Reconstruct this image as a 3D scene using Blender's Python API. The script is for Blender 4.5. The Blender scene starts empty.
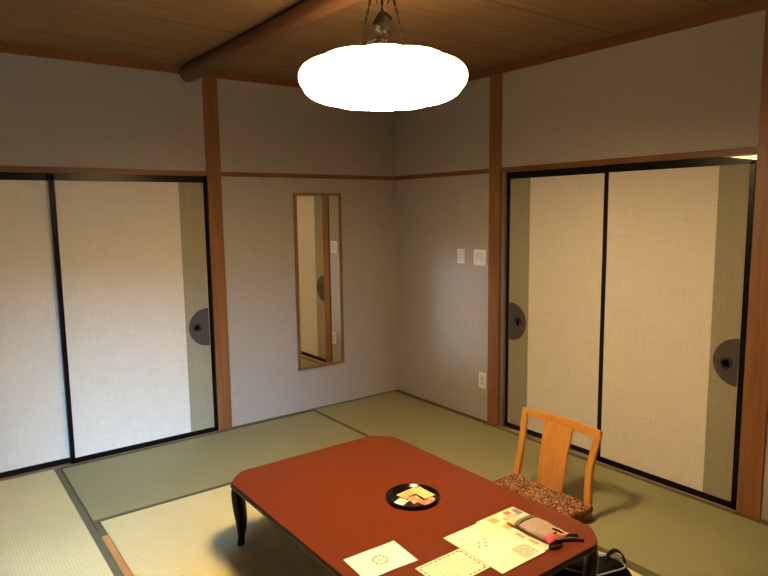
import bpy, bmesh, math, random
from mathutils import Vector, Matrix
random.seed(7)
PI = math.pi
COL = bpy.context.scene.collection

# ------------------------------------------------------------------ materials
def new_mat(name):
    m = bpy.data.materials.new(name); m.use_nodes = True
    nt = m.node_tree; b = nt.nodes['Principled BSDF']
    return m, nt, b
def node(nt, t, **kw):
    n = nt.nodes.new(t)
    for k, v in kw.items():
        if k in n.inputs: n.inputs[k].default_value = v
        else: setattr(n, k, v)
    return n
def coords(nt, scale, rot=(0, 0, 0)):
    tc = nt.nodes.new('ShaderNodeTexCoord'); mp = nt.nodes.new('ShaderNodeMapping')
    mp.inputs['Scale'].default_value = scale; mp.inputs['Rotation'].default_value = rot
    nt.links.new(tc.outputs['Object'], mp.inputs['Vector'])
    return mp.outputs['Vector']
def ramp(nt, fac, stops):
    r = nt.nodes.new('ShaderNodeValToRGB')
    els = r.color_ramp.elements
    while len(els) < len(stops): els.new(0.5)
    for e, (p, c) in zip(els, stops): e.position = p; e.color = (*c, 1)
    nt.links.new(fac, r.inputs['Fac'])
    return r.outputs['Color']
def bump(nt, b, h, strength, dist=.002):
    bp = nt.nodes.new('ShaderNodeBump'); bp.inputs['Strength'].default_value = strength
    bp.inputs['Distance'].default_value = dist
    nt.links.new(h, bp.inputs['Height']); nt.links.new(bp.outputs['Normal'], b.inputs['Normal'])
def mixc(nt, a, c, fac, mode='MULTIPLY'):
    m = nt.nodes.new('ShaderNodeMix'); m.data_type = 'RGBA'; m.blend_type = mode
    m.inputs[0].default_value = fac if not hasattr(fac, 'links') else 1
    if hasattr(fac, 'links'): nt.links.new(fac, m.inputs[0])
    for i, v in ((6, a), (7, c)):
        if hasattr(v, 'links'): nt.links.new(v, m.inputs[i])
        else: m.inputs[i].default_value = (*v, 1)
    return m.outputs[2]
def plain(name, col, rough=.5, metal=0, coat=0, spec=.5):
    m, nt, b = new_mat(name)
    n = node(nt, 'ShaderNodeTexNoise'); n.inputs['Scale'].default_value = 40
    nt.links.new(coords(nt, (1, 1, 1)), n.inputs['Vector'])
    c = ramp(nt, n.outputs['Fac'], [(.3, tuple(x*.93 for x in col)), (.7, tuple(min(1, x*1.05) for x in col))])
    nt.links.new(c, b.inputs['Base Color'])
    b.inputs['Roughness'].default_value = rough; b.inputs['Metallic'].default_value = metal
    b.inputs['Coat Weight'].default_value = coat; b.inputs['Specular IOR Level'].default_value = spec
    return m
def wood(name, c1, c2, axis='z', rough=.45, scale=1.0, spec=.4):
    m, nt, b = new_mat(name)
    s = {'x': (1.2, 22, 22), 'y': (22, 1.2, 22), 'z': (22, 22, 1.2)}[axis]
    v = coords(nt, tuple(q*scale for q in s))
    n = node(nt, 'ShaderNodeTexNoise'); n.inputs['Scale'].default_value = 2.2
    n.inputs['Detail'].default_value = 6; n.inputs['Distortion'].default_value = .6
    nt.links.new(v, n.inputs['Vector'])
    n2 = node(nt, 'ShaderNodeTexNoise'); n2.inputs['Scale'].default_value = 1.2
    nt.links.new(coords(nt, (1.5, 1.5, 1.5)), n2.inputs['Vector'])
    c = ramp(nt, n.outputs['Fac'], [(.32, c1), (.68, c2)])
    c2_ = ramp(nt, n2.outputs['Fac'], [(.3, (.82, .82, .82)), (.7, (1, 1, 1))])
    nt.links.new(mixc(nt, c, c2_, 1.0), b.inputs['Base Color'])
    b.inputs['Roughness'].default_value = rough; b.inputs['Specular IOR Level'].default_value = spec
    bump(nt, b, n.outputs['Fac'], .12)
    return m
def woven(name, col, dark, sx, sy, sz, sx2, sy2, sz2, amt=.5, bstr=.25, rough=.85):
    """two sets of stretched fibres crossing each other"""
    m, nt, b = new_mat(name)
    outs = []
    for s in ((sx, sy, sz), (sx2, sy2, sz2)):
        n = node(nt, 'ShaderNodeTexNoise'); n.inputs['Scale'].default_value = 1
        n.inputs['Detail'].default_value = 3; n.inputs['Roughness'].default_value = .6
        nt.links.new(coords(nt, s), n.inputs['Vector']); outs.append(n.outputs['Fac'])
    mx = node(nt, 'ShaderNodeMath', operation='ADD')
    nt.links.new(outs[0], mx.inputs[0]); nt.links.new(outs[1], mx.inputs[1])
    h = node(nt, 'ShaderNodeMath', operation='MULTIPLY'); h.inputs[1].default_value = .5
    nt.links.new(mx.outputs[0], h.inputs[0])
    c = ramp(nt, h.outputs[0], [(.36, dark), (.60, col)])
    nt.links.new(c, b.inputs['Base Color'])
    b.inputs['Roughness'].default_value = rough; b.inputs['Specular IOR Level'].default_value = .25
    bump(nt, b, h.outputs[0], bstr, .001)
    return m
WALLC = (.405, .372, .352); WALLD = (.350, .318, .298)
M = {}
M['wall_back'] = woven('wallcloth_x', WALLC, WALLD, 8, 8, 170, 60, 60, 40)
M['wall_side'] = M['wall_back']
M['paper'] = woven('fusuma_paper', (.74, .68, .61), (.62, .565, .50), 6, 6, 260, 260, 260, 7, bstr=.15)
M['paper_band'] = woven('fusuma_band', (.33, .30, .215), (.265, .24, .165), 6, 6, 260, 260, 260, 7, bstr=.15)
M['pull_disc'] = woven('pull_disc_paper', (.082, .068, .068), (.060, .050, .050), 60, 60, 60, 200, 200, 20, bstr=.1)
M['lacquer_black'] = plain('lacquer_black', (.003, .003, .003), .28, spec=.2)
M['pull_metal'] = plain('pull_metal_black', (.006, .006, .006), .3)
M['pull_core'] = plain('pull_metal_grey', (.06, .055, .05), .35)
M['pillar'] = wood('pillar_wood', (.205, .082, .030), (.275, .117, .046), 'z')
M['rail_x'] = wood('rail_wood_x', (.19, .076, .028), (.255, .108, .042), 'x')
M['rail_y'] = wood('rail_wood_y', (.15, .057, .019), (.215, .086, .030), 'y')
M['jamb'] = wood('jamb_wood', (.22, .17, .125), (.28, .22, .16), 'z')
M['sill_x'] = wood('sill_wood_x', (.30, .19, .11), (.40, .27, .17), 'x')
M['sill_y'] = wood('sill_wood_y', (.30, .19, .11), (.42, .30, .20), 'y')
M['inlay'] = wood('inlay_wood', (.52, .25, .075), (.62, .32, .11), 'y')
M['beam'] = wood('log_wood', (.125, .052, .021), (.18, .08, .033), 'y', rough=.38)
M['chair_wood'] = wood('chair_wood', (.52, .22, .045), (.64, .29, .065), 'z', rough=.3, scale=1.3)
M['chair_wood_y'] = wood('chair_wood_y', (.54, .23, .045), (.66, .31, .07), 'y', rough=.3, scale=1.3)
M['mirror_wood'] = wood('mirror_wood', (.20, .095, .04), (.28, .14, .06), 'z')
M['red'] = plain('lacquer_red', (.145, .0265, .0082), .32, spec=.35)
M['edge'] = plain('lacquer_edge', (.020, .008, .005), .35, spec=.2)
M['leg'] = plain('lacquer_leg', (.006, .004, .003), .32, spec=.15)
M['plate'] = plain('switch_plastic', (.78, .76, .72), .3)
M['plate_inner'] = plain('switch_rocker', (.66, .64, .60), .3)
M['socket_dark'] = plain('socket_slot', (.02, .02, .02), .6)
M['chain'] = plain('chain_metal', (.014, .009, .005), .6, spec=.2)
M['cord'] = plain('brown_cord', (.012, .007, .005), .7, spec=.2)
M['block'] = plain('bronze_block', (.009, .008, .005), .5, spec=.2)

def ceiling_mat():
    m, nt, b = new_mat('ceiling_boards')
    v = coords(nt, (1.0, 26, 26))
    n = node(nt, 'ShaderNodeTexNoise'); n.inputs['Scale'].default_value = 1.4
    n.inputs['Detail'].default_value = 7; n.inputs['Distortion'].default_value = 1.4
    nt.links.new(v, n.inputs['Vector'])
    c = ramp(nt, n.outputs['Fac'], [(.3, (.195, .115, .054)), (.7, (.275, .165, .080))])
    n2 = node(nt, 'ShaderNodeTexNoise'); n2.inputs['Scale'].default_value = 5; n2.inputs['Distortion'].default_value = 1
    nt.links.new(coords(nt, (.6, 2.2, 1)), n2.inputs['Vector'])
    k = ramp(nt, n2.outputs['Fac'], [(.35, (.85, .85, .85)), (.65, (1, 1, 1))])
    nt.links.new(mixc(nt, c, k, 1.0), b.inputs['Base Color'])
    b.inputs['Roughness'].default_value = .55; b.inputs['Specular IOR Level'].default_value = .3
    bump(nt, b, n.outputs['Fac'], .1)
    return m
M['ceiling'] = ceiling_mat()

def tatami_mat(name, col, dark, axis):
    """fine ribs running along the long side of the mat"""
    m, nt, b = new_mat(name)
    w = node(nt, 'ShaderNodeTexWave', wave_type='BANDS', bands_direction='X' if axis == 'y' else 'Y')
    w.inputs['Scale'].default_value = 1; w.inputs['Distortion'].default_value = .3
    nt.links.new(coords(nt, (22, 22, 22)), w.inputs['Vector'])
    n = node(nt, 'ShaderNodeTexNoise'); n.inputs['Scale'].default_value = 1; n.inputs['Detail'].default_value = 4
    s = (240, 14, 1) if axis == 'x' else (14, 240, 1)
    nt.links.new(coords(nt, s), n.inputs['Vector'])
    n2 = node(nt, 'ShaderNodeTexNoise'); n2.inputs['Scale'].default_value = 2.0
    nt.links.new(coords(nt, (1, 1, 1)), n2.inputs['Vector'])
    a = node(nt, 'ShaderNodeMath', operation='MULTIPLY_ADD'); a.inputs[1].default_value = .28
    nt.links.new(w.outputs['Fac'], a.inputs[0]); nt.links.new(n.outputs['Fac'], a.inputs[2])
    c = ramp(nt, a.outputs[0], [(.35, dark), (.85, col)])
    k = ramp(nt, n2.outputs['Fac'], [(.35, (.92, .93, .9)), (.65, (1, 1, 1))])
    nt.links.new(mixc(nt, c, k, 1.0), b.inputs['Base Color'])
    b.inputs['Roughness'].default_value = .6; b.inputs['Specular IOR Level'].default_value = .3
    bump(nt, b, w.outputs['Fac'], .35, .001)
    return m
M['tatami_green_sheen_x'] = tatami_mat('tatami_green_sheen_x', (.31, .305, .175), (.265, .262, .145), 'x')  # green against straw: view-dependent weave sheen put into the base colour
M['tatami_green_sheen_y'] = tatami_mat('tatami_green_sheen_y', (.31, .295, .16), (.265, .255, .138), 'y')
M['tatami_straw_sheen'] = tatami_mat('tatami_straw_sheen', (.70, .635, .37), (.58, .52, .29), 'y')  # brighter tone includes the sheen of the weave at this viewing angle
M['heri'] = woven('heri_cloth', (.125, .115, .06), (.10, .09, .045), 300, 300, 300, 200, 200, 200)
M['heri_left'] = woven('heri_cloth_grey', (.15, .145, .09), (.115, .11, .065), 300, 300, 300, 200, 200, 200)

def seat_mat():
    m, nt, b = new_mat('seat_brocade')
    v = node(nt, 'ShaderNodeTexVoronoi', feature='F1'); v.inputs['Scale'].default_value = 95
    nt.links.new(coords(nt, (1, 1, 1)), v.inputs['Vector'])
    n = node(nt, 'ShaderNodeTexNoise'); n.inputs['Scale'].default_value = 85; n.inputs['Detail'].default_value = 1
    n.inputs['Distortion'].default_value = 2.0
    nt.links.new(coords(nt, (1, 1, 1)), n.inputs['Vector'])
    c = ramp(nt, n.outputs['Fac'], [(.49, (.115, .020, .013)), (.54, (.52, .33, .19))])
    c2 = ramp(nt, v.outputs['Color'], [(.3, (.35, .22, .18)), (.55, (1, 1, 1))])
    nt.links.new(mixc(nt, c, c2, .8), b.inputs['Base Color'])
    b.inputs['Roughness'].default_value = .9; b.inputs['Specular IOR Level'].default_value = .1
    bump(nt, b, n.outputs['Fac'], .3)
    return m
M['seat'] = seat_mat()

def printed(name, base, inks, scale=(60, 25, 1), thr=.6, seed=0):
    m, nt, b = new_mat(name)
    n = node(nt, 'ShaderNodeTexNoise'); n.inputs['Scale'].default_value = 1
    n.inputs['Detail'].default_value = 2
    tc = nt.nodes.new('ShaderNodeTexCoord'); mp = nt.nodes.new('ShaderNodeMapping')
    mp.inputs['Scale'].default_value = scale; mp.inputs['Location'].default_value = (seed*3.7, seed*1.9, 0)
    nt.links.new(tc.outputs['Object'], mp.inputs['Vector']); nt.links.new(mp.outputs['Vector'], n.inputs['Vector'])
    stops = [(thr-.001, base)]
    for i, k in enumerate(inks): stops.append((thr+.05*i+.01, k))
    c = ramp(nt, n.outputs['Fac'], stops)
    nt.links.new(c, b.inputs['Base Color']); b.inputs['Roughness'].default_value = .55
    return m
PAPER = (.74, .75, .64)
M['sheet'] = printed('sheet_paper', PAPER, [(.72, .72, .55)], (9, 9, 1), .56, 3)
M['leaflet'] = plain('leaflet_paper', (.86, .85, .80), .6)
M['card'] = plain('card_paper', (.80, .76, .58), .6)
M['card_ink'] = plain('card_ink', (.22, .21, .13), .7)
M['ink_soft'] = plain('soft_ink', (.50, .47, .33), .7)
M['ink_red'] = plain('red_ink', (.62, .22, .14), .7)
M['ink_green'] = plain('green_ink', (.30, .38, .20), .7)
M['pam_base'] = plain('pamphlet_paper', (.80, .70, .48), .4)
M['cloth_print'] = printed('pouch_cloth', (.38, .27, .18), [(.44, .37, .27), (.24, .21, .27), (.40, .25, .17)], (38, 38, 38), .44, 1)
M['pink'] = plain('pink_cloth', (.60, .10, .13), .7)
M['band'] = plain('grey_elastic', (.13, .135, .11), .8)
M['strap'] = plain('brown_strap', (.022, .012, .010), .7)
M['pk_pink'] = printed('wrapper_pink', (.66, .20, .13), [(.72, .38, .22)], (70, 70, 70), .52, 2)
M['pk_yellow'] = printed('wrapper_yellow', (.68, .46, .18), [(.72, .30, .16)], (70, 70, 70), .55, 4)
M['pk_yellow2'] = printed('wrapper_pale_yellow', (.70, .52, .22), [(.72, .36, .20)], (60, 60, 60), .56, 9)
M['pk_white'] = printed('wrapper_white', (.82, .78, .66), [(.5, .5, .3)], (80, 80, 80), .6, 5)
M['tray'] = plain('tray_lacquer', (.004, .0035, .0045), .16, spec=.25)
M['bag'] = plain('bag_black', (.004, .004, .006), .6, spec=.12)
M['piping'] = plain('bag_piping', (.30, .36, .5), .4)
M['white_cloth'] = plain('white_towel', (.78, .74, .68), .9)
M['window_white'] = plain('window_frame_white', (.6, .6, .6), .4)

def mirror_glass():
    m, nt, b = new_mat('mirror_glass')
    b.inputs['Base Color'].default_value = (.92, .90, .84, 1); b.inputs['Metallic'].default_value = 1
    b.inputs['Roughness'].default_value = .01
    return m
M['mirror'] = mirror_glass()
def shade_mat():
    m, nt, b = new_mat('opal_glass_lit')
    b.inputs['Base Color'].default_value = (.85, .8, .7, 1); b.inputs['Roughness'].default_value = .2
    b.inputs['Emission Color'].default_value = (1, .70, .33, 1)
    # the bulbs sit in the middle of the bowl: its centre glows more strongly than its rim
    g = nt.nodes.new('ShaderNodeTexCoord'); mp = nt.nodes.new('ShaderNodeMapping')
    mp.inputs['Scale'].default_value = (1, 1, 1.6); mp.inputs['Location'].default_value = (0, 0, -(LZ-ZC-.085)*1.6)
    ln = nt.nodes.new('ShaderNodeVectorMath'); ln.operation = 'LENGTH'; mr = nt.nodes.new('ShaderNodeMapRange')
    nt.links.new(g.outputs['Object'], mp.inputs[0]); nt.links.new(mp.outputs[0], ln.inputs[0]); nt.links.new(ln.outputs['Value'], mr.inputs['Value'])
    mr.inputs['From Min'].default_value = .12; mr.inputs['From Max'].default_value = .25
    mr.inputs['To Min'].default_value = LAMP*10; mr.inputs['To Max'].default_value = LAMP*.62
    nt.links.new(mr.outputs['Result'], b.inputs['Emission Strength'])
    return m
LAMP = 16; ZC = 2.48; LX, LY, LZ = -1.755, -2.19, 2.022
M['shade'] = shade_mat()
def glass_mat():
    m, nt, b = new_mat('window_glass')
    b.inputs['Base Color'].default_value = (1, 1, 1, 1); b.inputs['Roughness'].default_value = 0
    b.inputs['Transmission Weight'].default_value = 1; b.inputs['IOR'].default_value = 1.02
    return m
M['glass'] = glass_mat()

# ------------------------------------------------------------------ mesh helpers
def box(bm, x0, x1, y0, y1, z0, z1, bev=0, mtx=None):
    r = bmesh.ops.create_cube(bm, size=1)
    vs = r['verts']
    for v in vs:
        v.co = Vector(((x0+x1)/2+v.co.x*(x1-x0), (y0+y1)/2+v.co.y*(y1-y0), (z0+z1)/2+v.co.z*(z1-z0)))
    if bev > 0:
        es = list({e for v in vs for e in v.link_edges})
        r2 = bmesh.ops.bevel(bm, geom=es, offset=bev, segments=2, affect='EDGES', profile=.5)
        vs = list({v for f in r2['faces'] for v in f.verts} | {v for v in vs if v.is_valid})
    if mtx is not None:
        for v in vs: v.co = mtx @ v.co
    return vs
def prism(bm, pts, z0, z1, mtx=None):
    """vertical prism from a 2-D outline (counter-clockwise)"""
    lo = [bm.verts.new((x, y, z0)) for x, y in pts]; hi = [bm.verts.new((x, y, z1)) for x, y in pts]
    n = len(pts)
    bm.faces.new(list(reversed(lo))); bm.faces.new(hi)
    for i in range(n): bm.faces.new((lo[i], lo[(i+1) % n], hi[(i+1) % n], hi[i]))
    if mtx is not None:
        for v in lo+hi: v.co = mtx @ v.co
def tube(bm, pts, r, seg=8, closed=False):
    pts = [Vector(p) for p in pts]; n = len(pts); rings = []
    up = Vector((0, 0, 1)); prev = None
    for i, p in enumerate(pts):
        if closed: t = pts[(i+1) % n]-pts[i-1]
        else: t = pts[min(i+1, n-1)]-pts[max(i-1, 0)]
        t.normalize()
        if prev is None:
            a = t.cross(up)
            if a.length < .05: a = t.cross(Vector((1, 0, 0)))
        else: a = prev-t*prev.dot(t)
        a.normalize(); prev = a; b = t.cross(a)
        rr = r[i] if isinstance(r, (list, tuple)) else r
        rings.append([bm.verts.new(p+(a*math.cos(2*PI*k/seg)+b*math.sin(2*PI*k/seg))*rr) for k in range(seg)])
    for i in range(n if closed else n-1):
        A, B = rings[i], rings[(i+1) % n]
        for k in range(seg): bm.faces.new((A[k], A[(k+1) % seg], B[(k+1) % seg], B[k]))
    if not closed:
        bm.faces.new(list(reversed(rings[0]))); bm.faces.new(rings[-1])
def lathe(bm, prof, c, seg=48, lobes=0, amp=0, axis='z'):
    rings = []
    for (r, z) in prof:
        ring = []
        for k in range(seg):
            a = 2*PI*k/seg
            rr = r
            if lobes: rr = r*(1-amp*(1-abs(math.sin(a*lobes/2))**.6))
            if axis == 'z': p = (c[0]+rr*math.cos(a), c[1]+rr*math.sin(a), c[2]+z)
            elif axis == 'y': p = (c[0]+rr*math.cos(a), c[1]+z, c[2]+rr*math.sin(a))
            else: p = (c[0]+z, c[1]+rr*math.cos(a), c[2]+rr*math.sin(a))
            ring.append(bm.verts.new(p))
        rings.append(ring)
    for A, B in zip(rings, rings[1:]):
        for k in range(seg): bm.faces.new((A[k], A[(k+1) % seg], B[(k+1) % seg], B[k]))
    if prof[0][0] > 1e-6: bm.faces.new(list(reversed(rings[0])))
    if prof[-1][0] > 1e-6: bm.faces.new(rings[-1])
def sweep_rect(bm, path, wid, thick, widedir):
    """rectangular bar following path; widedir = constant wide direction"""
    w = Vector(widedir).normalized(); rings = []
    pts = [Vector(p) for p in path]; n = len(pts)
    for i, p in enumerate(pts):
        t = (pts[min(i+1, n-1)]-pts[max(i-1, 0)]).normalized(); s = t.cross(w).normalized()
        W = wid[i] if isinstance(wid, (list, tuple)) else wid
        T = thick[i] if isinstance(thick, (list, tuple)) else thick
        rings.append([bm.verts.new(p+w*a*W/2+s*b*T/2) for a, b in ((-1, -1), (1, -1), (1, 1), (-1, 1))])
    for A, B in zip(rings, rings[1:]):
        for k in range(4): bm.faces.new((A[k], A[(k+1) % 4], B[(k+1) % 4], B[k]))
    bm.faces.new(list(reversed(rings[0]))); bm.faces.new(rings[-1])
def obj(name, bm, mat, parent=None, smooth=False, loc=None, bev=0):
    bmesh.ops.remove_doubles(bm, verts=bm.verts, dist=1e-6)
    bmesh.ops.recalc_face_normals(bm, faces=bm.faces)
    if loc is None: loc = parent_world(parent) if parent else Vector((0, 0, 0))
    else: loc = Vector(loc)
    for v in bm.verts: v.co -= loc
    me = bpy.data.meshes.new(name); bm.to_mesh(me); bm.free()
    if smooth:
        for p in me.polygons: p.use_smooth = True
    o = bpy.data.objects.new(name, me); COL.objects.link(o)
    me.materials.append(mat if not isinstance(mat, str) else M[mat])
    if parent: 
        o.parent = parent; o.location = loc-parent_world(parent)
    else: o.location = loc
    if bev:
        md = o.modifiers.new('bevel', 'BEVEL'); md.width = bev; md.segments = 2; md.limit_method = 'ANGLE'
    if smooth:
        md = o.modifiers.new('split', 'EDGE_SPLIT'); md.split_angle = math.radians(40)
    return o
def parent_world(o):
    l = Vector((0, 0, 0))
    while o: l = l+o.location; o = o.parent
    return l
def tag(o, label=None, cat=None, group=None, kind=None):
    if label: o['label'] = label
    if cat: o['category'] = cat
    if group: o['group'] = group
    if kind: o['kind'] = kind
    return o
def thing(name, loc, label, cat, group=None):
    o = bpy.data.objects.new(name, None); COL.objects.link(o); o.location = loc
    o.empty_display_size = .05
    return tag(o, label, cat, group)
def B(): return bmesh.new()
def boxobj(name, dims, mat, parent=None, bev=0, loc=None):
    b = B(); box(b, *dims); return obj(name, b, mat, parent, bev=bev, loc=loc)
def S(o): o['kind'] = 'structure'; return o

# ------------------------------------------------------------------ room
X0, Y0, ZC = -4.75, -4.95, 2.48        # left wall, near wall, ceiling
FD = .09                               # depth behind the fusuma openings
# back wall with the sliding-door opening x -3.44..-1.607, z 0..1.78
b = B()
box(b, -1.607, .12, 0, .12, -.05, ZC+.05)
box(b, -3.44, -1.607, 0, .12, 1.78, ZC+.05)
box(b, X0-.12, -3.44, 0, .12, -.05, ZC+.05)
box(b, -3.44, -1.607, .08, .12, -.05, 1.78)
S(obj('wall_back', b, 'wall_back'))
# right wall with opening y -2.79..-1.174
b = B()
box(b, 0, .12, -1.174, 0, -.05, ZC+.05)
box(b, 0, .12, -2.80, -1.174, 1.78, ZC+.05)
box(b, 0, .12, Y0-.12, -2.80, -.05, ZC+.05)
S(obj('wall_right', b, 'wall_side'))
# near wall, behind the photographer
S(boxobj('wall_near', (X0-.12, .12, Y0-.12, Y0, -.05, ZC+.05), 'rail_x'))
# left wall with the window
WY0, WY1, WZ0, WZ1 = -4.75, -3.55, .08, 1.45
VY0, VY1, VZ0, VZ1 = -.90, -.60, .62, 1.03
b = B()
box(b, X0-.12, X0, Y0, WY0, -.05, ZC+.05)
box(b, X0-.12, X0, WY1, VY0, -.05, ZC+.05)
box(b, X0-.12, X0, VY1, 0, -.05, ZC+.05)
box(b, X0-.12, X0, VY0, VY1, -.05, VZ0)
box(b, X0-.12, X0, VY0, VY1, VZ1, ZC+.05)
box(b, X0-.12, X0, WY0, WY1, -.05, WZ0)
box(b, X0-.12, X0, WY0, WY1, WZ1, ZC+.05)
S(obj('wall_left', b, 'wall_side'))
w = S(thing('window_1', (X0-.06, (WY0+WY1)/2, WZ0), None, None))
b = B(); fx0, fx1 = X0-.09, X0-.03
box(b, fx0, fx1, WY0, WY1, WZ0, WZ0+.04); box(b, fx0, fx1, WY0, WY1, WZ1-.04, WZ1)
box(b, fx0, fx1, WY0, WY0+.04, WZ0, WZ1); box(b, fx0, fx1, WY1-.04, WY1, WZ0, WZ1)
box(b, fx0, fx1, (WY0+WY1)/2-.02, (WY0+WY1)/2+.02, WZ0, WZ1)
obj('opening_frame', b, 'window_white', w)
w2 = S(thing('patch_slot', (X0-.06, (VY0+VY1)/2, VZ0), None, None))  # added slot, shapes the daylight patch on the right wall
b = B(); box(b, fx0, fx1, VY0, VY1, VZ0, VZ0+.02); box(b, fx0, fx1, VY0, VY1, VZ1-.02, VZ1)
box(b, fx0, fx1, VY0, VY0+.02, VZ0, VZ1); box(b, fx0, fx1, VY1-.02, VY1, VZ0, VZ1)
obj('opening_frame', b, 'window_white', w2)
# floor slab and ceiling
S(boxobj('floor', (X0-.12, .12, Y0-.12, .12, -.12, -.03), 'sill_x'))
b = B()
ys = [0.0]; y = -.343
while y > Y0: ys.append(y); y -= .5655
ys.append(Y0)
for i in range(len(ys)-1):          # boards with a narrow open seam
    box(b, X0, 0, ys[i+1]+(.003 if i < len(ys)-2 else 0), ys[i]-.003 if i else ys[i], ZC, ZC+.02)
box(b, X0, .0, Y0, 0, ZC+.03, ZC+.06)
S(obj('ceiling', b, 'ceiling'))

# pillars, rails, cornice
S(boxobj('wall_daylight_stop', (-3.57, -3.50, Y0, -2.68, -.03, ZC+.02), 'pillar'))  # unseen wall added to block window daylight from the right doors
n = [0]
def trim(dims, mat, bev=.0015):
    n[0] += 1
    return S(boxobj('trim_%d' % n[0], dims, mat, bev=bev))
trim((-1.607, -1.508, -.012, .06, 0, ZC), 'pillar')
trim((-3.54, -3.44, -.012, .06, 0, ZC), 'pillar')
trim((-.012, .06, -1.174, -1.070, 0, ZC), 'pillar')
trim((-.012, .06, -2.905, -2.793, 0, ZC), 'pillar')
trim((-.010, .04, -3.93, -3.83, 0, ZC), 'pillar')
# slim picture rails on plain walls, lintels above the doors
trim((-1.508, 0, -.010, .01, 1.780, 1.811), 'rail_x')
trim((-3.44, -1.607, -.010, .085, 1.778, 1.811), 'rail_x')
trim((X0, -3.54, -.010, .01, 1.780, 1.811), 'rail_x')
trim((-.010, .01, -1.070, -.010, 1.780, 1.811), 'rail_y')
trim((-.010, .085, -2.793, -1.174, 1.778, 1.811), 'rail_y')
trim((-.010, .01, Y0, -2.905, 1.780, 1.811), 'rail_y')
# cornices
trim((X0, 0, -.016, 0, 2.427, ZC), 'rail_x')
trim((-.016, 0, Y0, -.016, 2.427, ZC), 'rail_y')
trim((X0, X0+.016, Y0, -.016, 2.427, ZC), 'rail_y')
trim((X0+.016, -.016, Y0, Y0+.016, 2.427, ZC), 'rail_x')
# sills under the sliding doors and thin floor fillets along the walls
trim((-3.44, -1.607, -.012, .08, -.03, .002), 'sill_x')
trim((-.012, .08, -2.793, -1.174, -.03, .004), 'sill_y')
trim((-1.508, -.012, -.012, 0, -.03, .006), 'heri')
trim((-.012, 0, -1.070, 0, -.03, .006), 'heri')
trim((-.012, 0, Y0, -2.905, -.03, .006), 'heri')
# round log beam under the ceiling
b = B(); pts = []; rr = []
for i in range(25):
    t = i/24; yy = -.012+(Y0+.012)*t
    pts.append((-1.705+.006*math.sin(t*9), yy, ZC-.048+.002*math.sin(t*14))); rr.append(.053+.003*math.sin(t*11+1))
tube(b, pts, rr, 24)
n[0] += 1; S(obj('trim_%d' % n[0], b, 'beam', smooth=True))

# ------------------------------------------------------------------ tatami
def tatami(x0, x1, y0, y1, mat, heri_sides, label, hm='heri', hw=.028):
    t = thing('tatami_mat', ((x0+x1)/2, (y0+y1)/2, -.03), label, 'tatami mat', 'tatami mats covering the floor')
    g = .0012
    boxobj('straw_surface', (x0+g, x1-g, y0+g, y1-g, -.03, 0), mat, t)
    for s in heri_sides:
        d = {'n': (x0+g, x1-g, y1-hw, y1-g, -.002, .0012), 's': (x0+g, x1-g, y0+g, y0+hw, -.002, .0012),
             'w': (x0+g, x0+hw, y0+g, y1-g, -.002, .0012), 'e': (x1-hw, x1-g, y0+g, y1-g, -.002, .0012)}[s]
        boxobj('cloth_border', d, hm, t)
XL = -2.600
tatami(-2.617, -.857, -.888, -.012, 'tatami_green_sheen_x', 'ns', 'tatami mat tinted greenish for its weave sheen lying along the back wall below the mirror')
tatami(-.857, -.012, -1.75, -.012, 'tatami_green_sheen_y', 'we', 'tatami mat tinted greenish for its weave sheen in the room corner beside the light switches')
tatami(-.857-.036+.03, -.012, -3.50, -1.75, 'tatami_green_sheen_y', 'we', 'tatami mat tinted greenish for its weave sheen along the right sliding doors under the chair back', hw=.03)
tatami(-.857, -.012, Y0+.01, -3.50, 'tatami_green_sheen_y', 'we', 'tatami mat tinted greenish for its weave sheen beyond the right edge of the sliding doors, near the viewer')
tatami(-1.735, -.863, -2.64, -.888, 'tatami_straw_sheen', 'we', 'straw coloured tatami mat mostly hidden under the right half of the red table')
tatami(-2.592, -1.735, -2.64, -.888, 'tatami_straw_sheen', 'e', 'straw coloured tatami mat showing at the left leg of the red table')
tatami(-1.735, -.863, -4.4, -2.64, 'tatami_straw_sheen', 'we', 'straw coloured tatami mat under the black bag, nearest the viewer')
tatami(-2.592, -1.735, -4.4, -2.64, 'tatami_straw_sheen', 'e', 'straw coloured tatami mat under the near end of the table')
tatami(-3.50, -2.624, -1.77, -.012, 'tatami_straw_sheen', 'e', 'pale straw tatami mat at the left edge below the left sliding door', 'heri_left', .034)
tatami(-3.50, -2.624, -3.53, -1.77, 'tatami_straw_sheen', 'e', 'pale straw tatami mat at the left edge nearest the viewer', 'heri_left', .034)
tatami(-4.74, -3.50, -3.53, -.012, 'tatami_straw_sheen', 'e', 'pale straw tatami mat below the window', 'heri_left', .034)
tatami(-4.74, -2.592, Y0+.01, -4.4, 'tatami_straw_sheen', 'n', 'pale straw tatami mat along the wall behind the viewer', 'heri_left', .034)
tatami(-3.50, -2.592, -4.4, -3.53, 'tatami_straw_sheen', 'e', 'pale straw half tatami mat behind the viewer', 'heri_left', .034)
trim((-2.6225, -2.5925, -1.055, -.890, -.03, .0015), 'heri', .0005)
trim((-2.6225, -2.5925, -4.39, -1.057, -.03, .004), 'inlay', .002)

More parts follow.
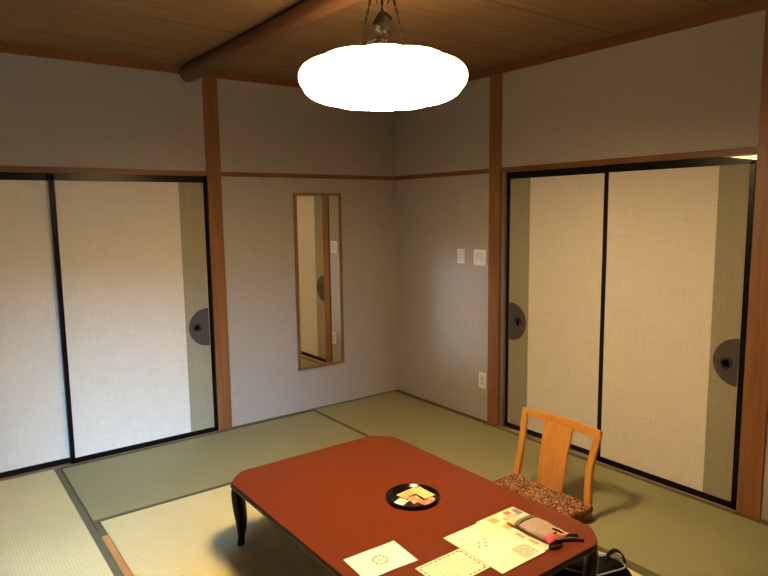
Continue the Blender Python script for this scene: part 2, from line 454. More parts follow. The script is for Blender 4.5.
# ------------------------------------------------------------------ sliding doors
def fusuma(idx, axis, a0, a1, depth, z0, z1, band, label, pull=None, slope=0):
    """a0..a1 run along the wall; depth = front face distance behind the wall line; band=(b0,b1) olive strip"""
    def dims(u0, u1, d0, d1, q0, q1):
        return (u0, u1, d0, d1, q0, q1) if axis == 'x' else (d0, d1, u0, u1, q0, q1)
    c = (a0+a1)/2
    loc = (c, depth, z0) if axis == 'x' else (depth, c, z0)
    t = thing('door_%d' % idx, loc, label, 'sliding door'); t['kind'] = 'structure'
    fw, th = .027, .022
    boxobj('panel', dims(a0+fw*.5, a1-fw*.5, depth+.004, depth+th-.003, z0+.02, z1-.025), 'paper', t)
    boxobj('stile', dims(a0, a0+fw, depth, depth+th, z0, z1-slope), 'lacquer_black', t, bev=.002)
    boxobj('stile', dims(a1-fw, a1, depth, depth+th, z0, z1), 'lacquer_black', t, bev=.002)
    if slope:
        bb = B(); ug = a0+.175            # sloped top edge opens a wedge-shaped gap at its right end for passage light
        P = [(a0, z1-.038), (a1, z1-.038), (a1, z1+.010), (ug, z1+.008), (a0, z1-slope)]
        A = [bb.verts.new((depth, u, z)) for u, z in P]; Q = [bb.verts.new((depth+th, u, z)) for u, z in P]
        bb.faces.new(A); bb.faces.new(list(reversed(Q)))
        for k in range(5): bb.faces.new((A[k], A[(k+1) % 5], Q[(k+1) % 5], Q[k]))
        obj('top_rail', bb, 'lacquer_black', t)
    else: boxobj('top_rail', dims(a0, a1, depth, depth+th, z1-.038, z1+.010), 'lacquer_black', t)
    boxobj('bottom_rail', dims(a0, a1, depth, depth+th, z0, z0+.034), 'lacquer_black', t, bev=.002)
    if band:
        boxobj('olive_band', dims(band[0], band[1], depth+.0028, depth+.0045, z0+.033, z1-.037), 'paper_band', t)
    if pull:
        cu, cz, r, lim0, lim1, pu, pz = pull
        bb = B(); pts = []
        for k in range(64):
            a = 2*PI*k/64; u = cu+r*math.cos(a); u = min(max(u, lim0), lim1); pts.append((u, cz+r*math.sin(a)))
        q = []
        for p in pts:
            if not q or (abs(p[0]-q[-1][0])+abs(p[1]-q[-1][1])) > 1e-4: q.append(p)
        def mk(p, d): return (p[0], d, p[1]) if axis == 'x' else (d, p[0], p[1])
        A = [bb.verts.new(mk(p, depth+.0012)) for p in q]; Bv = [bb.verts.new(mk(p, depth+.003)) for p in q]
        bb.faces.new(A); bb.faces.new(list(reversed(Bv)))
        for k in range(len(q)): bb.faces.new((A[k], A[(k+1) % len(q)], Bv[(k+1) % len(q)], Bv[k]))
        d = obj('half_disc', bb, 'pull_disc', t)
        bb = B()
        lathe(bb, [(.030, 0), (.030, -.003), (.027, -.0045), (.022, -.0035), (.020, -.001), (.0001, -.001)],
              (pu, depth+.0012, pz) if axis == 'x' else (depth+.0012, pu, pz), 40, axis='y' if axis == 'x' else 'x')
        f = obj('finger_pull', bb, 'pull_metal', d, smooth=True)
        bb = B(); lathe(bb, [(.0215, -.0030), (.0205, -.0052), (.0180, -.0052), (.0170, -.0030)],
              (pu, depth+.0008, pz) if axis == 'x' else (depth+.0008, pu, pz), 32, axis='y' if axis == 'x' else 'x')
        obj('inner_ring', bb, 'pull_core', f if False else d, smooth=True)
    return t
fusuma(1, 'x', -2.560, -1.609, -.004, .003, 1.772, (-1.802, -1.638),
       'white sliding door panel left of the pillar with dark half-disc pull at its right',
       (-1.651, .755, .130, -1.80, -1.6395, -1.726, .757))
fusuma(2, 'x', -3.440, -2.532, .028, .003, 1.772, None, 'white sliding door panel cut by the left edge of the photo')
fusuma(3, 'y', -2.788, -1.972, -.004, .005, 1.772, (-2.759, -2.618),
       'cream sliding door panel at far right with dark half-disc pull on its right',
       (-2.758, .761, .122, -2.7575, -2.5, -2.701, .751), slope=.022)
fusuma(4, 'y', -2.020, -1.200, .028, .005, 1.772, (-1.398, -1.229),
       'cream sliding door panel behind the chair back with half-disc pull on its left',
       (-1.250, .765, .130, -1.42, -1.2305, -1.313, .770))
# wooden jamb beside door 4
trim((.004, .06, -1.200, -1.174, .004, 1.778), 'jamb')
# adjoining lit passage behind the right doors
b = B()
box(b, .125, 1.3, -3.0, -2.95, 0, 2.4); box(b, 1.25, 1.3, -2.95, -1.0, 0, 2.4); box(b, .125, 1.3, -1.0, -.95, 0, 2.4)
box(b, .125, 1.3, -3.0, -.95, 2.4, 2.45); box(b, .125, 1.3, -3.0, -.95, -.06, -.01)
S(obj('wall_passage', b, 'paper'))
l = bpy.data.lights.new('passage_lamp', 'POINT'); l.energy = 26; l.color = (1, .74, .34); l.shadow_soft_size = .1
o = bpy.data.objects.new('passage_lamp', l); COL.objects.link(o); o.location = (.8, -2.1, 1.9)

# ------------------------------------------------------------------ mirror
m_ = thing('wall_mirror', (-.752, -.004, .34), 'tall narrow wall mirror in a thin brown wooden frame', 'mirror')
def ring_frame(bm, x0, x1, z0, z1, y0, y1, w):
    o_ = [(x0, z0), (x1, z0), (x1, z1), (x0, z1)]; i_ = [(x0+w, z0+w), (x1-w, z0+w), (x1-w, z1-w), (x0+w, z1-w)]
    V = lambda p, y: bm.verts.new((p[0], y, p[1]))
    of, oi, bf, bi = [V(p, y0) for p in o_], [V(p, y0) for p in i_], [V(p, y1) for p in o_], [V(p, y1) for p in i_]
    for k in range(4):
        j = (k+1) % 4
        bm.faces.new((of[k], of[j], oi[j], oi[k])); bm.faces.new((bf[j], bf[k], bi[k], bi[j]))
        bm.faces.new((of[k], bf[k], bf[j], of[j])); bm.faces.new((oi[j], bi[j], bi[k], oi[k]))
b = B(); ring_frame(b, -.958, -.546, .328, 1.672, -.022, -.003, .022); obj('frame', b, 'mirror_wood', m_, bev=.002)
boxobj('mirror_glass', (-.938, -.566, -.014, -.006, .348, 1.652), 'mirror', m_)

# ------------------------------------------------------------------ switches & socket on the right wall
def plate(name, label, cat, y0, y1, z0, z1, rockers, slots=None):
    t = thing(name, (-.001, (y0+y1)/2, (z0+z1)/2), label, cat)
    boxobj('cover_plate', (-.009, -.001, y0, y1, z0, z1), 'plate', t, bev=.002)
    for (a, c, d, e) in rockers: boxobj('rocker' if not slots else 'socket_face', (-.0115, -.008, a, c, d, e), 'plate_inner', t, bev=.001)
    for s in slots or []: boxobj('slot', (-.0122, -.011, *s), 'socket_dark', t)
plate('light_switch', 'narrow white wall control, left of the wider switch plate', 'switch', -.826, -.753, 1.140, 1.246,
      [(-.808, -.771, 1.158, 1.228)])
plate('light_switch', 'wider white double wall switch plate right beside the wooden pillar', 'switch', -1.038, -.924, 1.136, 1.250,
      [(-1.020, -.984, 1.156, 1.230), (-.978, -.942, 1.156, 1.230)])
plate('wall_outlet', 'pale wall outlet low beside the wooden pillar', 'outlet', -1.050, -.980, .244, .362,
      [(-1.034, -.996, .262, .344)], [(-1.024, -1.021, .312, .328), (-1.010, -1.007, .312, .328), (-1.024, -1.021, .276, .292), (-1.010, -1.007, .276, .292)])

# ------------------------------------------------------------------ pendant lamp
LX, LY, LZ = -1.755, -2.19, 2.022
t = thing('pendant_lamp', (LX, LY, ZC), 'round scalloped white glass pendant lamp glowing over the table', 'lamp')
b = B(); R_ = .321; H = .092; prof = []
for k in range(25):
    a = -PI/2+PI*k/24
    c_, s_ = math.cos(a), math.sin(a)
    rr_ = R_*abs(c_)**.62; zz = H*(1 if s_ > 0 else -1)*abs(s_)**.9
    prof.append((max(rr_, .0001), zz))
prof = [p for p in prof if p[1] < H*.93]
prof += [(.150, H*.99), (.142, H*1.0), (.140, H*.80)]
lathe(b, [p for p in prof], (LX, LY, LZ), 200, lobes=10, amp=.10)
obj('glass_shade', b, 'shade', t, smooth=True)
for k in range(4):
    a = math.radians(-36.8+90*k)
    b = B(); 
    p0 = Vector((LX+.010*math.cos(a), LY+.010*math.sin(a), 2.452)); p1 = Vector((LX+.094*math.cos(a), LY+.094*math.sin(a), 2.105))
    L = (p1-p0).length; nl = 22
    for i in range(nl):                      # chain links
        c = p0.lerp(p1, (i+.5)/nl); d = (p1-p0).normalized(); s = d.cross(Vector((0, 0, 1))).normalized()
        if i % 2: s = d.cross(s)
        ln = L/nl*.68
        pts = [c+d*ln*math.cos(q*PI/4)+s*.0036*math.sin(q*PI/4) for q in range(8)]
        tube(b, pts, .0019, 5, closed=True)
    obj('chain', b, 'chain', t)
b = B(); tube(b, [(LX, LY, 2.46), (LX+.002, LY, 2.36), (LX, LY, 2.30)], .0045, 8); obj('cord', b, 'cord', t, smooth=True)
b = B(); lathe(b, [(.0001, .0), (.055, 0), (.055, -.012), (.045, -.026), (.0001, -.03)], (LX, LY, ZC), 32); obj('ceiling_cup', b, 'block', t, smooth=True)
# hexagonal cord block, tilted
b = B(); mt = Matrix.Translation((LX, LY, 2.232)) @ Matrix.Rotation(math.radians(-14), 4, 'Y') @ Matrix.Rotation(.3, 4, 'Z')
hexp = [(.033*math.cos(PI/3*k), .033*math.sin(PI/3*k)) for k in range(6)]
mt = Matrix.Translation((LX, LY, 2.232)) @ Matrix.Rotation(math.radians(-36.8), 4, 'Z') @ Matrix.Rotation(math.radians(32), 4, 'Y') @ Matrix.Rotation(.6, 4, 'Z')
box(b, -.026, .026, -.024, .024, -.031, .031, .009, mt)
box(b, -.018, .018, -.016, .016, -.035, .035, .004, mt)
cb = obj('cord_block', b, 'block', t, bev=.002)
b = B()
for dx, dy in ((-.018, .010), (.022, -.012)):
    tube(b, [(LX+dx*.8, LY+dy*.8, 2.298), (LX+dx*2.0, LY+dy*2.0, 2.36), (LX+dx, LY+dy, 2.455)], .0024, 6)
for dx, dy in ((-.045, .034), (.004, -.002), (.030, -.022)):
    tube(b, [(LX+dx*.12, LY+dy*.12, 2.235), (LX+dx*.9, LY+dy*.9, 2.175)], .0028, 6)
obj('wires', b, 'cord', cb)
b = B(); mt = Matrix.Translation((LX-.012, LY+.009, 2.166))
for k in range(3):
    a = 2*PI*k/3+.6; tube(b, [(LX-.012, LY+.009, 2.178), (LX-.012+.03*math.cos(a), LY+.009+.03*math.sin(a), 2.165), (LX-.012+.045*math.cos(a), LY+.009+.045*math.sin(a), 2.158)], .005, 6)
tube(b, [(LX-.012, LY+.009, 2.18), (LX-.012, LY+.009, 2.10)], .008, 8)
obj('shade_holder', b, 'block', t, smooth=True)
# pull string hanging down through the shade edge
b = B(); tube(b, [(LX-.03, LY-.03, 2.24), (LX-.032, LY-.031, 2.135)], .0012, 5); obj('pull_string', b, 'cord', t)

# ------------------------------------------------------------------ low red table
TX0, TX1, TY0, TY1, TZ = -2.172, -1.250, -2.888, -1.482, .330
t = thing('low_table', ((TX0+TX1)/2, (TY0+TY1)/2, 0), 'low red lacquered table with cut corners and dark curved legs', 'table')
def outline(x0, x1, y0, y1, c, bow=.009):
    pts = []
    cor = [((x0+c, y0), (x0, y0+c), (x0, y0)), ((x0, y1-c), (x0+c, y1), (x0, y1)), ((x1-c, y1), (x1, y1-c), (x1, y1)), ((x1, y0+c), (x1-c, y0), (x1, y0))]
    for a, e, q in cor:
        a, e, q = Vector(a), Vector(e), Vector(q); mid = (a+e)/2
        for k in range(9):
            s = k/8; p = a.lerp(e, s); p += (q-mid).normalized()*bow*math.sin(PI*s)
            pts.append((p.x, p.y))
    return list(reversed(pts))
b = B(); prism(b, outline(TX0, TX1, TY0, TY1, .095), TZ-.005, TZ)
top = obj('tabletop', b, 'red', t)
# moulded dark edge: several stepped layers
b = B()
for i, (ins, za, zb) in enumerate([(-.002, TZ-.010, TZ-.0012), (-.005, TZ-.022, TZ-.010), (.006, TZ-.028, TZ-.022)]):
    o_ = outline(TX0+ins, TX1-ins, TY0+ins, TY1-ins, .096); i_ = outline(TX0+.012, TX1-.012, TY0+.012, TY1-.012, .092) if i == 0 else outline(TX0+.05, TX1-.05, TY0+.05, TY1-.05, .08)
    if i == 0: i_ = outline(TX0+.0015, TX1-.0015, TY0+.0015, TY1-.0015, .0955)
    n_ = len(o_)
    V = [[b.verts.new((p[0], p[1], z)) for p in q] for q in (o_, i_) for z in (za, zb)]   # o-lo,o-hi,i-lo,i-hi
    for k in range(n_):
        j = (k+1) % n_
        b.faces.new((V[0][k], V[0][j], V[1][j], V[1][k])); b.faces.new((V[1][k], V[1][j], V[3][j], V[3][k]))
        b.faces.new((V[3][k], V[3][j], V[2][j], V[2][k])); b.faces.new((V[2][k], V[2][j], V[0][j], V[0][k]))
obj('edge_moulding', b, 'edge', t, bev=.0012)
boxobj('underside', (TX0+.04, TX1-.04, TY0+.09, TY1-.09, TZ-.020, TZ-.005), 'leg', t)
b = B()
box(b, TX0+.03, TX0+.045, TY0+.10, TY1-.10, TZ-.044, TZ-.02); box(b, TX1-.045, TX1-.03, TY0+.10, TY1-.10, TZ-.044, TZ-.02)
box(b, TX0+.10, TX1-.10, TY0+.03, TY0+.045, TZ-.044, TZ-.02); box(b, TX0+.10, TX1-.10, TY1-.045, TY1-.03, TZ-.044, TZ-.02)
obj('apron', b, 'leg', t, bev=.002)
# cabriole legs standing on the cut corners
for sx, sy in ((-1, 1), (1, 1), (1, -1), (-1, -1)):
    cx = (TX0 if sx < 0 else TX1)-sx*.0475; cy = (TY0 if sy < 0 else TY1)-sy*.0475
    d = Vector((sx, sy, 0)).normalized(); w = Vector((-sy, sx, 0)).normalized()
    b = B(); rings = []
    # (height, outward offset of outer face, depth, width)
    prof = [(.308, .005, .05, .135), (.298, .011, .046, .128), (.285, .016, .042, .116), (.265, .020, .041, .102), (.24, .021, .041, .092), (.20, .018, .043, .088),
            (.16, .013, .042, .084), (.12, .007, .038, .076), (.08, .003, .032, .062), (.05, .003, .026, .048), (.025, .007, .026, .040), (.008, .010, .030, .042), (.0016, .009, .028, .040)]
    for (z, off, dep, wd) in prof:
        ring = []
        for k in range(16):
            a = 2*PI*k/16; ca, sa = math.cos(a), math.sin(a)
            ex = .55
            u = math.copysign(abs(ca)**ex, ca)*wd/2; v = math.copysign(abs(sa)**ex, sa)*dep/2
            p = Vector((cx, cy, z))+w*u+d*(off-dep/2+v)
            ring.append(b.verts.new(p))
        rings.append(ring)
    for A, Bq in zip(rings, rings[1:]):
        for k in range(16): b.faces.new((A[k], A[(k+1) % 16], Bq[(k+1) % 16], Bq[k]))
    b.faces.new(rings[0]); b.faces.new(list(reversed(rings[-1])))
    obj('leg', b, 'leg', t, smooth=True)

# ------------------------------------------------------------------ tray with sweets
TCX, TCY = -1.632, -2.197
t = thing('round_tray', (TCX, TCY, TZ), 'small round black lacquer tray holding wrapped sweets', 'tray')
b = B(); lathe(b, [(.0001, .003), (.088, .003), (.096, .006), (.103, .015), (.108, .017), (.113, .015), (.112, .010), (.104, .0), (.098, -.0), (.0001, .0)], (TCX, TCY, TZ+.0004), 64)
obj('dish', b, 'tray', t, smooth=True)
def packet(name, cx, cy, cz, lx, ly, rz, mat, label, tilt=0, h=.007):
    b = B(); nx, ny = 12, 9; top_, bot = {}, {}
    mt = Matrix.Translation((cx, cy, cz)) @ Matrix.Rotation(rz, 4, 'Z') @ Matrix.Rotation(tilt, 4, 'Y')
    for i in range(nx+1):
        for j in range(ny+1):
            u, v = i/nx, j/ny
            e = (math.sin(PI*min(1, max(0, (u-.1)/.8))))**.5 * math.sin(PI*v)**.6 if .1 < u < .9 else 0
            wr = .0006*math.sin(i*5.1+j*2.3)
            x = (u-.5)*lx; y = (v-.5)*ly*(1 if .1 < u < .9 else 1.03)
            if i in (0, nx): x += .0012*(1 if j % 2 else -1)
            top_[i, j] = b.verts.new(mt @ Vector((x, y, .0006+h*e+wr*e))); bot[i, j] = b.verts.new(mt @ Vector((x, y, 0-.0*e)))
    for i in range(nx):
        for j in range(ny):
            b.faces.new((top_[i, j], top_[i+1, j], top_[i+1, j+1], top_[i, j+1])); b.faces.new((bot[i, j], bot[i, j+1], bot[i+1, j+1], bot[i+1, j]))
    for i in range(nx):
        b.faces.new((bot[i, 0], bot[i+1, 0], top_[i+1, 0], top_[i, 0])); b.faces.new((bot[i, ny], top_[i, ny], top_[i+1, ny], bot[i+1, ny]))
    for j in range(ny):
        b.faces.new((bot[0, j], top_[0, j], top_[0, j+1], bot[0, j+1])); b.faces.new((bot[nx, j], bot[nx, j+1], top_[nx, j+1], top_[nx, j]))
    o = obj(name, b, mat, loc=(cx, cy, cz)); tag(o, label, 'sweet', 'wrapped sweets on the black tray')
Z1 = TZ+.0042
packet('sweet_packet', -1.697, -2.200, Z1, .058, .046, .37, 'pk_white', 'small white wrapped sweet on the left of the black tray')
packet('sweet_packet', -1.618, -2.157, Z1, .104, .050, .09, 'pk_yellow', 'yellow wrapped sweet along the far side of the tray, partly under another', h=.008)
packet('sweet_packet', -1.636, -2.218, Z1, .060, .050, 1.45, 'pk_pink', 'pink wrapped sweet in the middle of the tray beside the white one', h=.008)
packet('sweet_packet', -1.600, -2.262, Z1, .080, .036, .17, 'pk_pink', 'pink wrapped sweet at the near right side of the black tray', h=.007)
packet('sweet_packet', -1.584, -2.204, Z1+.0095, .100, .056, 1.57, 'pk_yellow2', 'pale yellow wrapped sweet lying on top of the pink ones', h=.006)

# ------------------------------------------------------------------ papers
def sheet(name, x0, x1, y0, y1, z, mat, label, rz=0, curl=None, th=.0004, cat='paper'):
    cx, cy = (x0+x1)/2, (y0+y1)/2
    b = B(); nx, ny = 16, 16; mt = Matrix.Rotation(rz, 4, 'Z')
    T, Q = {}, {}
    for i in range(nx+1):
        for j in range(ny+1):
            u, v = i/nx, j/ny
            h = curl(u, v) if curl else 0
            p = mt @ Vector(((u-.5)*(x1-x0), (v-.5)*(y1-y0), h))
            T[i, j] = b.verts.new((cx+p.x, cy+p.y, z+p.z+th)); Q[i, j] = b.verts.new((cx+p.x, cy+p.y, z+p.z))
    for i in range(nx):
        for j in range(ny):
            b.faces.new((T[i, j], T[i+1, j], T[i+1, j+1], T[i, j+1])); b.faces.new((Q[i, j], Q[i, j+1], Q[i+1, j+1], Q[i+1, j]))
    for i in range(nx):
        b.faces.new((Q[i, 0], Q[i+1, 0], T[i+1, 0], T[i, 0])); b.faces.new((Q[i, ny], T[i, ny], T[i+1, ny], Q[i+1, ny]))
    for j in range(ny):
        b.faces.new((Q[0, j], T[0, j], T[0, j+1], Q[0, j+1])); b.faces.new((Q[nx, j], Q[nx, j+1], T[nx, j+1], T[nx, j]))
    t = thing(name, (cx, cy, z), label, cat)
    obj('page', b, mat, t, smooth=True)
    return t
PZ = TZ+.0006
# A5 leaflet with a round floral emblem
lf = sheet('folded_leaflet', -2.125, -1.912, -2.567, -2.417, PZ, 'leaflet', 'white folded leaflet with a round green floral emblem', rz=-.06,
           curl=lambda u, v: .012*max(0, u-.72)**1.0*(v) + .0012*math.sin(u*3)**2)
b = B(); ecx, ecy = -2.020, -2.492
for k in range(12):
    a = 2*PI*k/12; r = .026; mt = Matrix.Translation((ecx+r*math.cos(a), ecy+r*math.sin(a), PZ+.0024)) @ Matrix.Rotation(a+.9, 4, 'Z')
    prism(b, [(-.008, 0), (-.002, -.0042), (.007, 0), (-.002, .0042)], -.001, .0004, mt)
obj('wreath_print', b, 'ink_green', lf)
b = B()
for k in range(5):
    a = 2*PI*k/5; mt = Matrix.Translation((ecx+.007*math.cos(a), ecy+.007*math.sin(a), PZ+.0024)) @ Matrix.Rotation(a, 4, 'Z')
    prism(b, [(-.004, 0), (0, -.003), (.004, 0), (0, .003)], -.001, .0004, mt)
obj('flower_print', b, 'ink_soft', lf)
# card with ornamental border
cd = sheet('bordered_card', -1.958, -1.752, -2.757, -2.607, PZ, 'card', 'cream card printed with lines of text inside an ornamental dotted border')
zc = PZ+.0006
b = B()
x0, x1, y0, y1 = -1.948, -1.762, -2.747, -2.617
for k in range(9):
    for yy in (y0, y1):
        u = x0+(x1-x0)*(k+.5)/9; w_ = .006+.003*random.random(); box(b, u-w_, u+w_, yy-.0028, yy+.0028, zc-.0004, zc+.0002)
for k in range(6):
    for xx in (x0, x1):
        v = y0+(y1-y0)*(k+.5)/6; box(b, xx-.0028, xx+.0028, v-.007, v+.007, zc-.0004, zc+.0002)
obj('border_print', b, 'card_ink', cd)
b = B()
for r in range(7):
    xx = -1.932; yy = -2.637-r*.0145
    while xx < -1.78:
        w_ = .006+.012*random.random(); box(b, xx, xx+w_, yy-.0014, yy+.0014, zc-.0004, zc+.0002); xx += w_+.004
obj('text_print', b, 'ink_soft', cd)
# colourful pamphlet, partly under the big sheet
pm = sheet('colour_pamphlet', -1.572, -1.360, -2.803, -2.508, PZ, 'pam_base', 'colourful printed pamphlet lying under the large white sheet', rz=0)
zp = PZ+.0005
def patches(name, mat, rects, par, z):
    for (xa, xb, ya, yb) in rects: boxobj(name, (xa, xb, ya, yb, z-.0004, z+.0002), mat, par)
M['pc_red'] = plain('print_red', (.62, .16, .07), .4); M['pc_blue'] = plain('print_blue', (.18, .20, .42), .4)
M['pc_gold'] = plain('print_gold', (.75, .42, .10), .4); M['pc_cream'] = plain('print_cream', (.86, .80, .62), .4)
M['pc_dark'] = plain('print_dark', (.16, .08, .06), .4); M['pc_pink'] = plain('print_pink', (.75, .30, .24), .4)
patches('red_picture', 'pc_red', [(-1.435, -1.405, -2.545, -2.520), (-1.385, -1.368, -2.70, -2.655)], pm, zp)
patches('blue_picture', 'pc_blue', [(-1.392, -1.366, -2.570, -2.525)], pm, zp)
patches('gold_picture', 'pc_gold', [(-1.525, -1.490, -2.560, -2.525), (-1.515, -1.478, -2.625, -2.590), (-1.39, -1.366, -2.76, -2.715), (-1.47, -1.45, -2.575, -2.55)], pm, zp)
patches('cream_panel', 'pc_cream', [(-1.485, -1.445, -2.545, -2.515), (-1.400, -1.366, -2.645, -2.580), (-1.47, -1.40, -2.585, -2.578)], pm, zp)
patches('pink_caption', 'pc_pink', [(-1.482, -1.452, -2.598, -2.588), (-1.520, -1.505, -2.70, -2.66), (-1.515, -1.500, -2.76, -2.72)], pm, zp)
b = B()
for r in range(5):
    xx = -1.445
    while xx < -1.40: box(b, xx, xx+.006, -2.552-r*.005, -2.550-r*.005, zp-.0004, zp+.0003); xx += .009
obj('caption_print', b, 'pc_dark', pm)
# large A4 sheet on top
sh = sheet('large_sheet', -1.752, -1.530, -2.812, -2.520, PZ+.0016, 'sheet', 'large off-white sheet with faint printing, overlapping the card and the pamphlet',
           curl=lambda u, v: .0005*math.sin(u*4)*math.sin(v*3)+.0006)
zs = PZ+.0030
b = B()
for (cx, cy) in ((-1.675, -2.625), (-1.655, -2.640), (-1.668, -2.655), (-1.640, -2.618), (-1.69, -2.645)):
    a = random.random()*PI; mt = Matrix.Translation((cx, cy, zs)) @ Matrix.Rotation(a, 4, 'Z')
    prism(b, [(-.010, 0), (-.003, -.004), (.008, -.001), (.002, .004)], -.0006, .0002, mt)
obj('picture_print', b, 'ink_red', sh)
M['ink_faint'] = plain('faint_ink', (.66, .66, .50), .6)
b = B()
for r in range(9):
    xx = -1.735+.004*random.random()
    while xx < -1.56:
        w_ = .004+.010*random.random()
        if random.random() < .6: box(b, xx, xx+w_, -2.565-r*.006-.0012, -2.565-r*.006, zs-.0008, zs)
        xx += w_+.004
for r in range(12):
    xx = -1.60
    while xx < -1.54:
        w_ = .003+.008*random.random()
        if random.random() < .7: box(b, xx, xx+w_, -2.600-r*.0085-.0014, -2.600-r*.0085, zs-.0008, zs)
        xx += w_+.003
obj('text_print', b, 'ink_faint', sh)
b = B(); box(b, -1.618, -1.545, -2.798, -2.728, zs-.0008, zs)
M['ink_map'] = printed('map_print', (.56, .60, .42), [(.42, .47, .34)], (90, 90, 1), .5, 6)
obj('map_print', b, 'ink_map', sh)

# ------------------------------------------------------------------ rolled cloth pouch with band
pcx, pz0 = -1.440, PZ+.0012
pt = thing('cloth_pouch', (pcx, -2.70, pz0), 'rolled patterned cloth pouch with a grey elastic band and dark cords', 'pouch')
def pouch_ring(b, yy, w, h, xoff=0, seg=20, z=pz0, grow=0):
    r = []
    for k in range(seg):
        a = 2*PI*k/seg; ca, sa = math.cos(a), math.sin(a)
        wob = 1+.05*math.sin(3*a+yy*40)
        u = math.copysign(abs(ca)**.7, ca)*(w/2+grow)*wob; v = math.copysign(abs(sa)**.75, sa)*(h/2+grow)
        r.append(b.verts.new((pcx+xoff+u, yy, max(z+h/2+v, z-.0))))
    return r
def loft(b, rings, cap=True):
    for A, Bq in zip(rings, rings[1:]):
        for k in range(len(A)): b.faces.new((A[k], A[(k+1) % len(A)], Bq[(k+1) % len(A)], Bq[k]))
    if cap: b.faces.new(rings[0]); b.faces.new(list(reversed(rings[-1])))
b = B()
loft(b, [pouch_ring(b, yy, w, h, xo) for yy, w, h, xo in ((-2.648, .099, .025, 0), (-2.665, .102, .030, 0), (-2.70, .104, .032, 0),
      (-2.73, .102, .032, .001), (-2.755, .098, .028, .002), (-2.772, .090, .024, -.002))])
obj('patterned_cloth', b, 'cloth_print', pt, smooth=True)
b = B(); loft(b, [pouch_ring(b, yy, w, h, xo) for yy, w, h, xo in ((-2.592, .092, .010, -.002), (-2.600, .100, .019, -.002), (-2.62, .103, .025, 0), (-2.640, .100, .026, 0), (-2.647, .098, .025, 0))])
M['cream_cloth'] = plain('cream_cloth', (.62, .50, .32), .8)
obj('cream_end', b, 'cream_cloth', pt, smooth=True)
b = B(); loft(b, [pouch_ring(b, yy, w, h, 0, grow=.0016, z=pz0+.0016) for yy, w, h in ((-2.633, .101, .026), (-2.636, .102, .027), (-2.650, .102, .028), (-2.653, .101, .027))])
obj('elastic_band', b, 'band', pt, smooth=True)
b = B(); loft(b, [pouch_ring(b, yy, w, h, xo) for yy, w, h, xo in ((-2.768, .062, .025, -.020), (-2.785, .058, .023, -.022), (-2.797, .046, .012, -.024))])
obj('pink_lining', b, 'pink', pt, smooth=True)
b = B()
for k in range(3):
    a = k*2.1; tube(b, [(pcx+.034+.5*(.020*math.cos(q*PI/6+a)*(1.5-.2*k)), -2.782+.016*math.sin(q*PI/6+a), pz0+.007+.004*k) for q in range(12)], .0055, 8, closed=True)
M['peach'] = plain('peach_cloth', (.58, .30, .21), .8)
obj('gathered_end', b, 'peach', pt, smooth=True)
def ribbon(path, w=.014):
    b = B(); sweep_rect(b, path, w, .0028, (0, 0, 1)); obj('strap', b, 'strap', pt, bev=.0008)
zz = pz0+.0075
ribbon([(-1.478+.032*math.cos(q*PI/9), -2.815+.016*math.sin(q*PI/9), zz) for q in range(0, 17)], .013)
ribbon([(-1.462, -2.797, zz+.002), (-1.435, -2.812, zz+.001), (-1.408, -2.823, zz), (-1.388, -2.838, zz), (-1.372, -2.858, zz)], .013)
ribbon([(-1.404, -2.785, zz), (-1.390, -2.797, zz), (-1.372, -2.806, zz), (-1.358, -2.822, zz)], .012)
ribbon([(-1.425, -2.756, zz+.020), (-1.418, -2.768, zz+.020), (-1.402, -2.772, zz+.012), (-1.396, -2.786, zz+.004)], .008)

# ------------------------------------------------------------------ legless chair
CY = -2.155
ch = thing('legless_chair', (-.88, CY, 0), 'legless floor chair with a slatted golden wood back and brocade seat', 'chair')
b = B(); vs = box(b, -1.14, -.655, CY-.255, CY+.255, .046, .084, .012)
obj('seat', b, 'seat', ch, smooth=False)
b = B(); box(b, -1.12, -.66, CY-.235, CY-.205, .0015, .048); box(b, -1.12, -.66, CY+.205, CY+.235, .0015, .048)
box(b, -1.13, -1.09, CY-.24, CY+.24, .020, .048); box(b, -.70, -.655, CY-.24, CY+.24, .020, .048)
obj('base_frame', b, 'chair_wood_y', ch, bev=.003)
def backx(z):   # curved backward lean
    s = (z-.03)/.41
    return -.668+.028*s+.050*s*s
for sy in (-1, 1):
    path = [(backx(z), CY+.004+sy*(.236-.018*math.sin(PI*max(0, (z-.03)/.41))), z) for z in [.03+.39*k/14 for k in range(15)]]
    b = B(); sweep_rect(b, path, [.036]*15, [.024-.006*k/14 for k in range(15)], (0, 1, 0))
    obj('back_post', b, 'chair_wood', ch, bev=.004)
path = [(backx(z), CY+.008, z) for z in [.04+.37*k/12 for k in range(13)]]
b = B(); sweep_rect(b, path, [.160+.016*(k/12) for k in range(13)], .012, (0, 1, 0)); obj('back_splat', b, 'chair_wood', ch, bev=.002)
b = B(); rings = []
for k in range(21):
    s = -1+2*k/20; yy = CY+.008+s*.246
    xc = -.588-.018*(1-s*s)*-1+.0; xc = -.592+.016*(1-s*s)
    z1 = .447-.006*s*s; z0 = .400-.002*s*s+(.004 if abs(s) > .9 else 0)
    rings.append([b.verts.new((xc-.011, yy, z0)), b.verts.new((xc+.011, yy, z0)), b.verts.new((xc+.015, yy, z1-.004)), b.verts.new((xc+.008, yy, z1)), b.verts.new((xc-.006, yy, z1))])
loft(b, rings); obj('top_rail', b, 'chair_wood_y', ch, bev=.002)

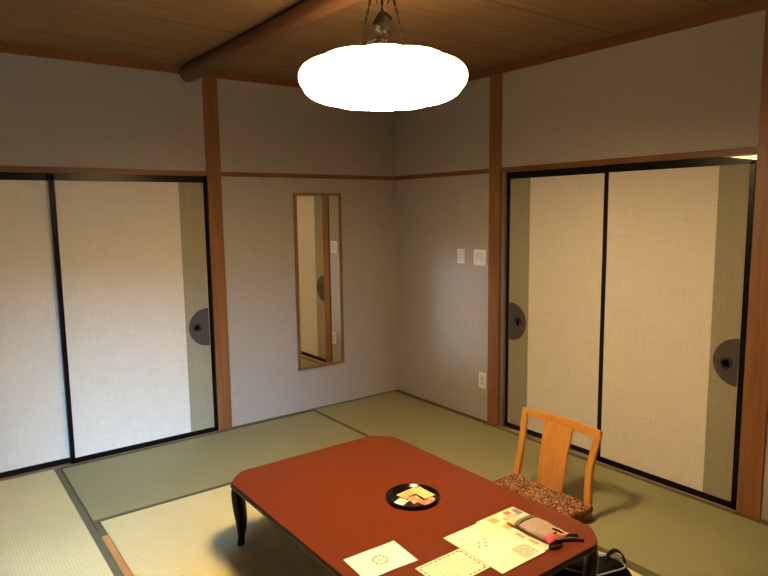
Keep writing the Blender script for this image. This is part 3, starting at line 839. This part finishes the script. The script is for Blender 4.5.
# ------------------------------------------------------------------ black bag and towel on the floor
bx, by = -1.120, -2.722
BR = Matrix.Rotation(-.62, 3, 'Z')
bg = thing('black_bag', (bx, by, 0), 'black bag with a strap loop on the floor behind the table leg', 'bag')
def bagring(z, f, L=.160, W=.080):
    r = []
    for q in range(32):
        a = 2*PI*q/32; ca, sa = math.cos(a), math.sin(a)
        u = math.copysign(abs(ca)**.75, ca)*L*f*(1+.03*math.sin(5*a+40*z)); v = math.copysign(abs(sa)**.75, sa)*W*f
        h = z*(1-.16*math.exp(-((u+.0)/.04)**2)) if z > .06 else z
        p = BR @ Vector((u, v, 0)); r.append(Vector((bx+p.x, by+p.y, h)))
    return r
b = B(); rings = []
for k in range(14):
    s_ = k/13; z = .0025+.115*s_; f = math.sqrt(max(0, 1-s_**3.2))*.93+.07
    rings.append([b.verts.new(p) for p in bagring(z, f)])
loft(b, rings); obj('body', b, 'bag', bg, smooth=True)
b = B(); tube(b, bagring(.098, .80), .0032, 6, closed=True); obj('piping', b, 'piping', bg, smooth=True)
b = B(); pth = []
for q in range(13):
    a = PI*q/12; p = BR @ Vector((.095-.040*math.cos(a), .0, 0)); pth.append((bx+p.x, by+p.y, .085+.065*math.sin(a)))
w_ = BR @ Vector((0, 1, 0)); sweep_rect(b, pth, .022, .005, tuple(w_)); obj('strap_loop', b, 'bag', bg, smooth=True)
b = B(); rings = []
for k in range(9):
    s_ = k/8; z = .002+.045*s_; f = math.sqrt(max(0, 1-s_**2.2))*.92+.08; r = []
    for q in range(24):
        a = 2*PI*q/24; wv = 1+.08*math.sin(4*a+6*s_)+.05*math.sin(7*a)
        p = BR @ Vector((.15*f*wv*math.cos(a), .055*f*wv*math.sin(a), 0))
        r.append(b.verts.new((-1.015+p.x, -2.585+p.y, z+.004*math.sin(5*a)*s_)))
    rings.append(r)
loft(b, rings); tw = obj('crumpled_cloth', b, 'white_cloth', smooth=True, loc=(-1.015, -2.585, 0))
tag(tw, 'pale crumpled cloth on the floor, mostly hidden behind the black bag', 'cloth')

# ------------------------------------------------------------------ light
wd = bpy.data.worlds.new('world'); bpy.context.scene.world = wd; wd.use_nodes = True
wd.node_tree.nodes['Background'].inputs['Color'].default_value = (.55, .75, 1, 1)
wd.node_tree.nodes['Background'].inputs['Strength'].default_value = .6
def area(name, loc, target, sx, sy, energy, col):
    l = bpy.data.lights.new(name, 'AREA'); l.shape = 'RECTANGLE'; l.size = sx; l.size_y = sy; l.energy = energy; l.color = col
    o = bpy.data.objects.new(name, l); COL.objects.link(o); o.location = loc
    d = Vector(target)-Vector(loc); o.rotation_euler = d.to_track_quat('-Z', 'Y').to_euler()
    return o
area('sky_outside_window', (X0-1.9, -5.9, 1.95), (-2.6, -1.8, .75), 2.2, .9, 3600, (.36, .63, 1))
area('added_patch_lamp', (X0-4.0, -.72, .85), (0, -.72, .85), .24, .24, 230, (.70, .82, 1))  # added lamp behind the slot, imitates daylight bounced off the mirror

# ------------------------------------------------------------------ camera
f = Vector((.59365, .79525, -.12286)); f.normalize()
cyaw, cp, cr = .6413398, -.1231737, -.0128189
F = Vector((math.sin(cyaw)*math.cos(cp), math.cos(cyaw)*math.cos(cp), math.sin(cp)))
Rr = Vector((math.cos(cyaw), -math.sin(cyaw), 0)); U = Rr.cross(F)
r2 = Rr*math.cos(cr)+U*math.sin(cr); u2 = -Rr*math.sin(cr)+U*math.cos(cr)
cam = bpy.data.cameras.new('camera'); co = bpy.data.objects.new('camera', cam); COL.objects.link(co)
mw = Matrix((r2, u2, -F)).transposed().to_4x4(); mw.translation = (-3.22493, -4.14822, 1.53587)
co.matrix_world = mw; cam.sensor_width = 36; cam.lens = 627.9988*36/768; cam.clip_start = .02
sc = bpy.context.scene; sc.camera = co
vs_ = sc.view_settings; vs_.view_transform = 'Standard'; vs_.look = 'None'; vs_.gamma = 1; vs_.exposure = 0
vs_.use_curve_mapping = False
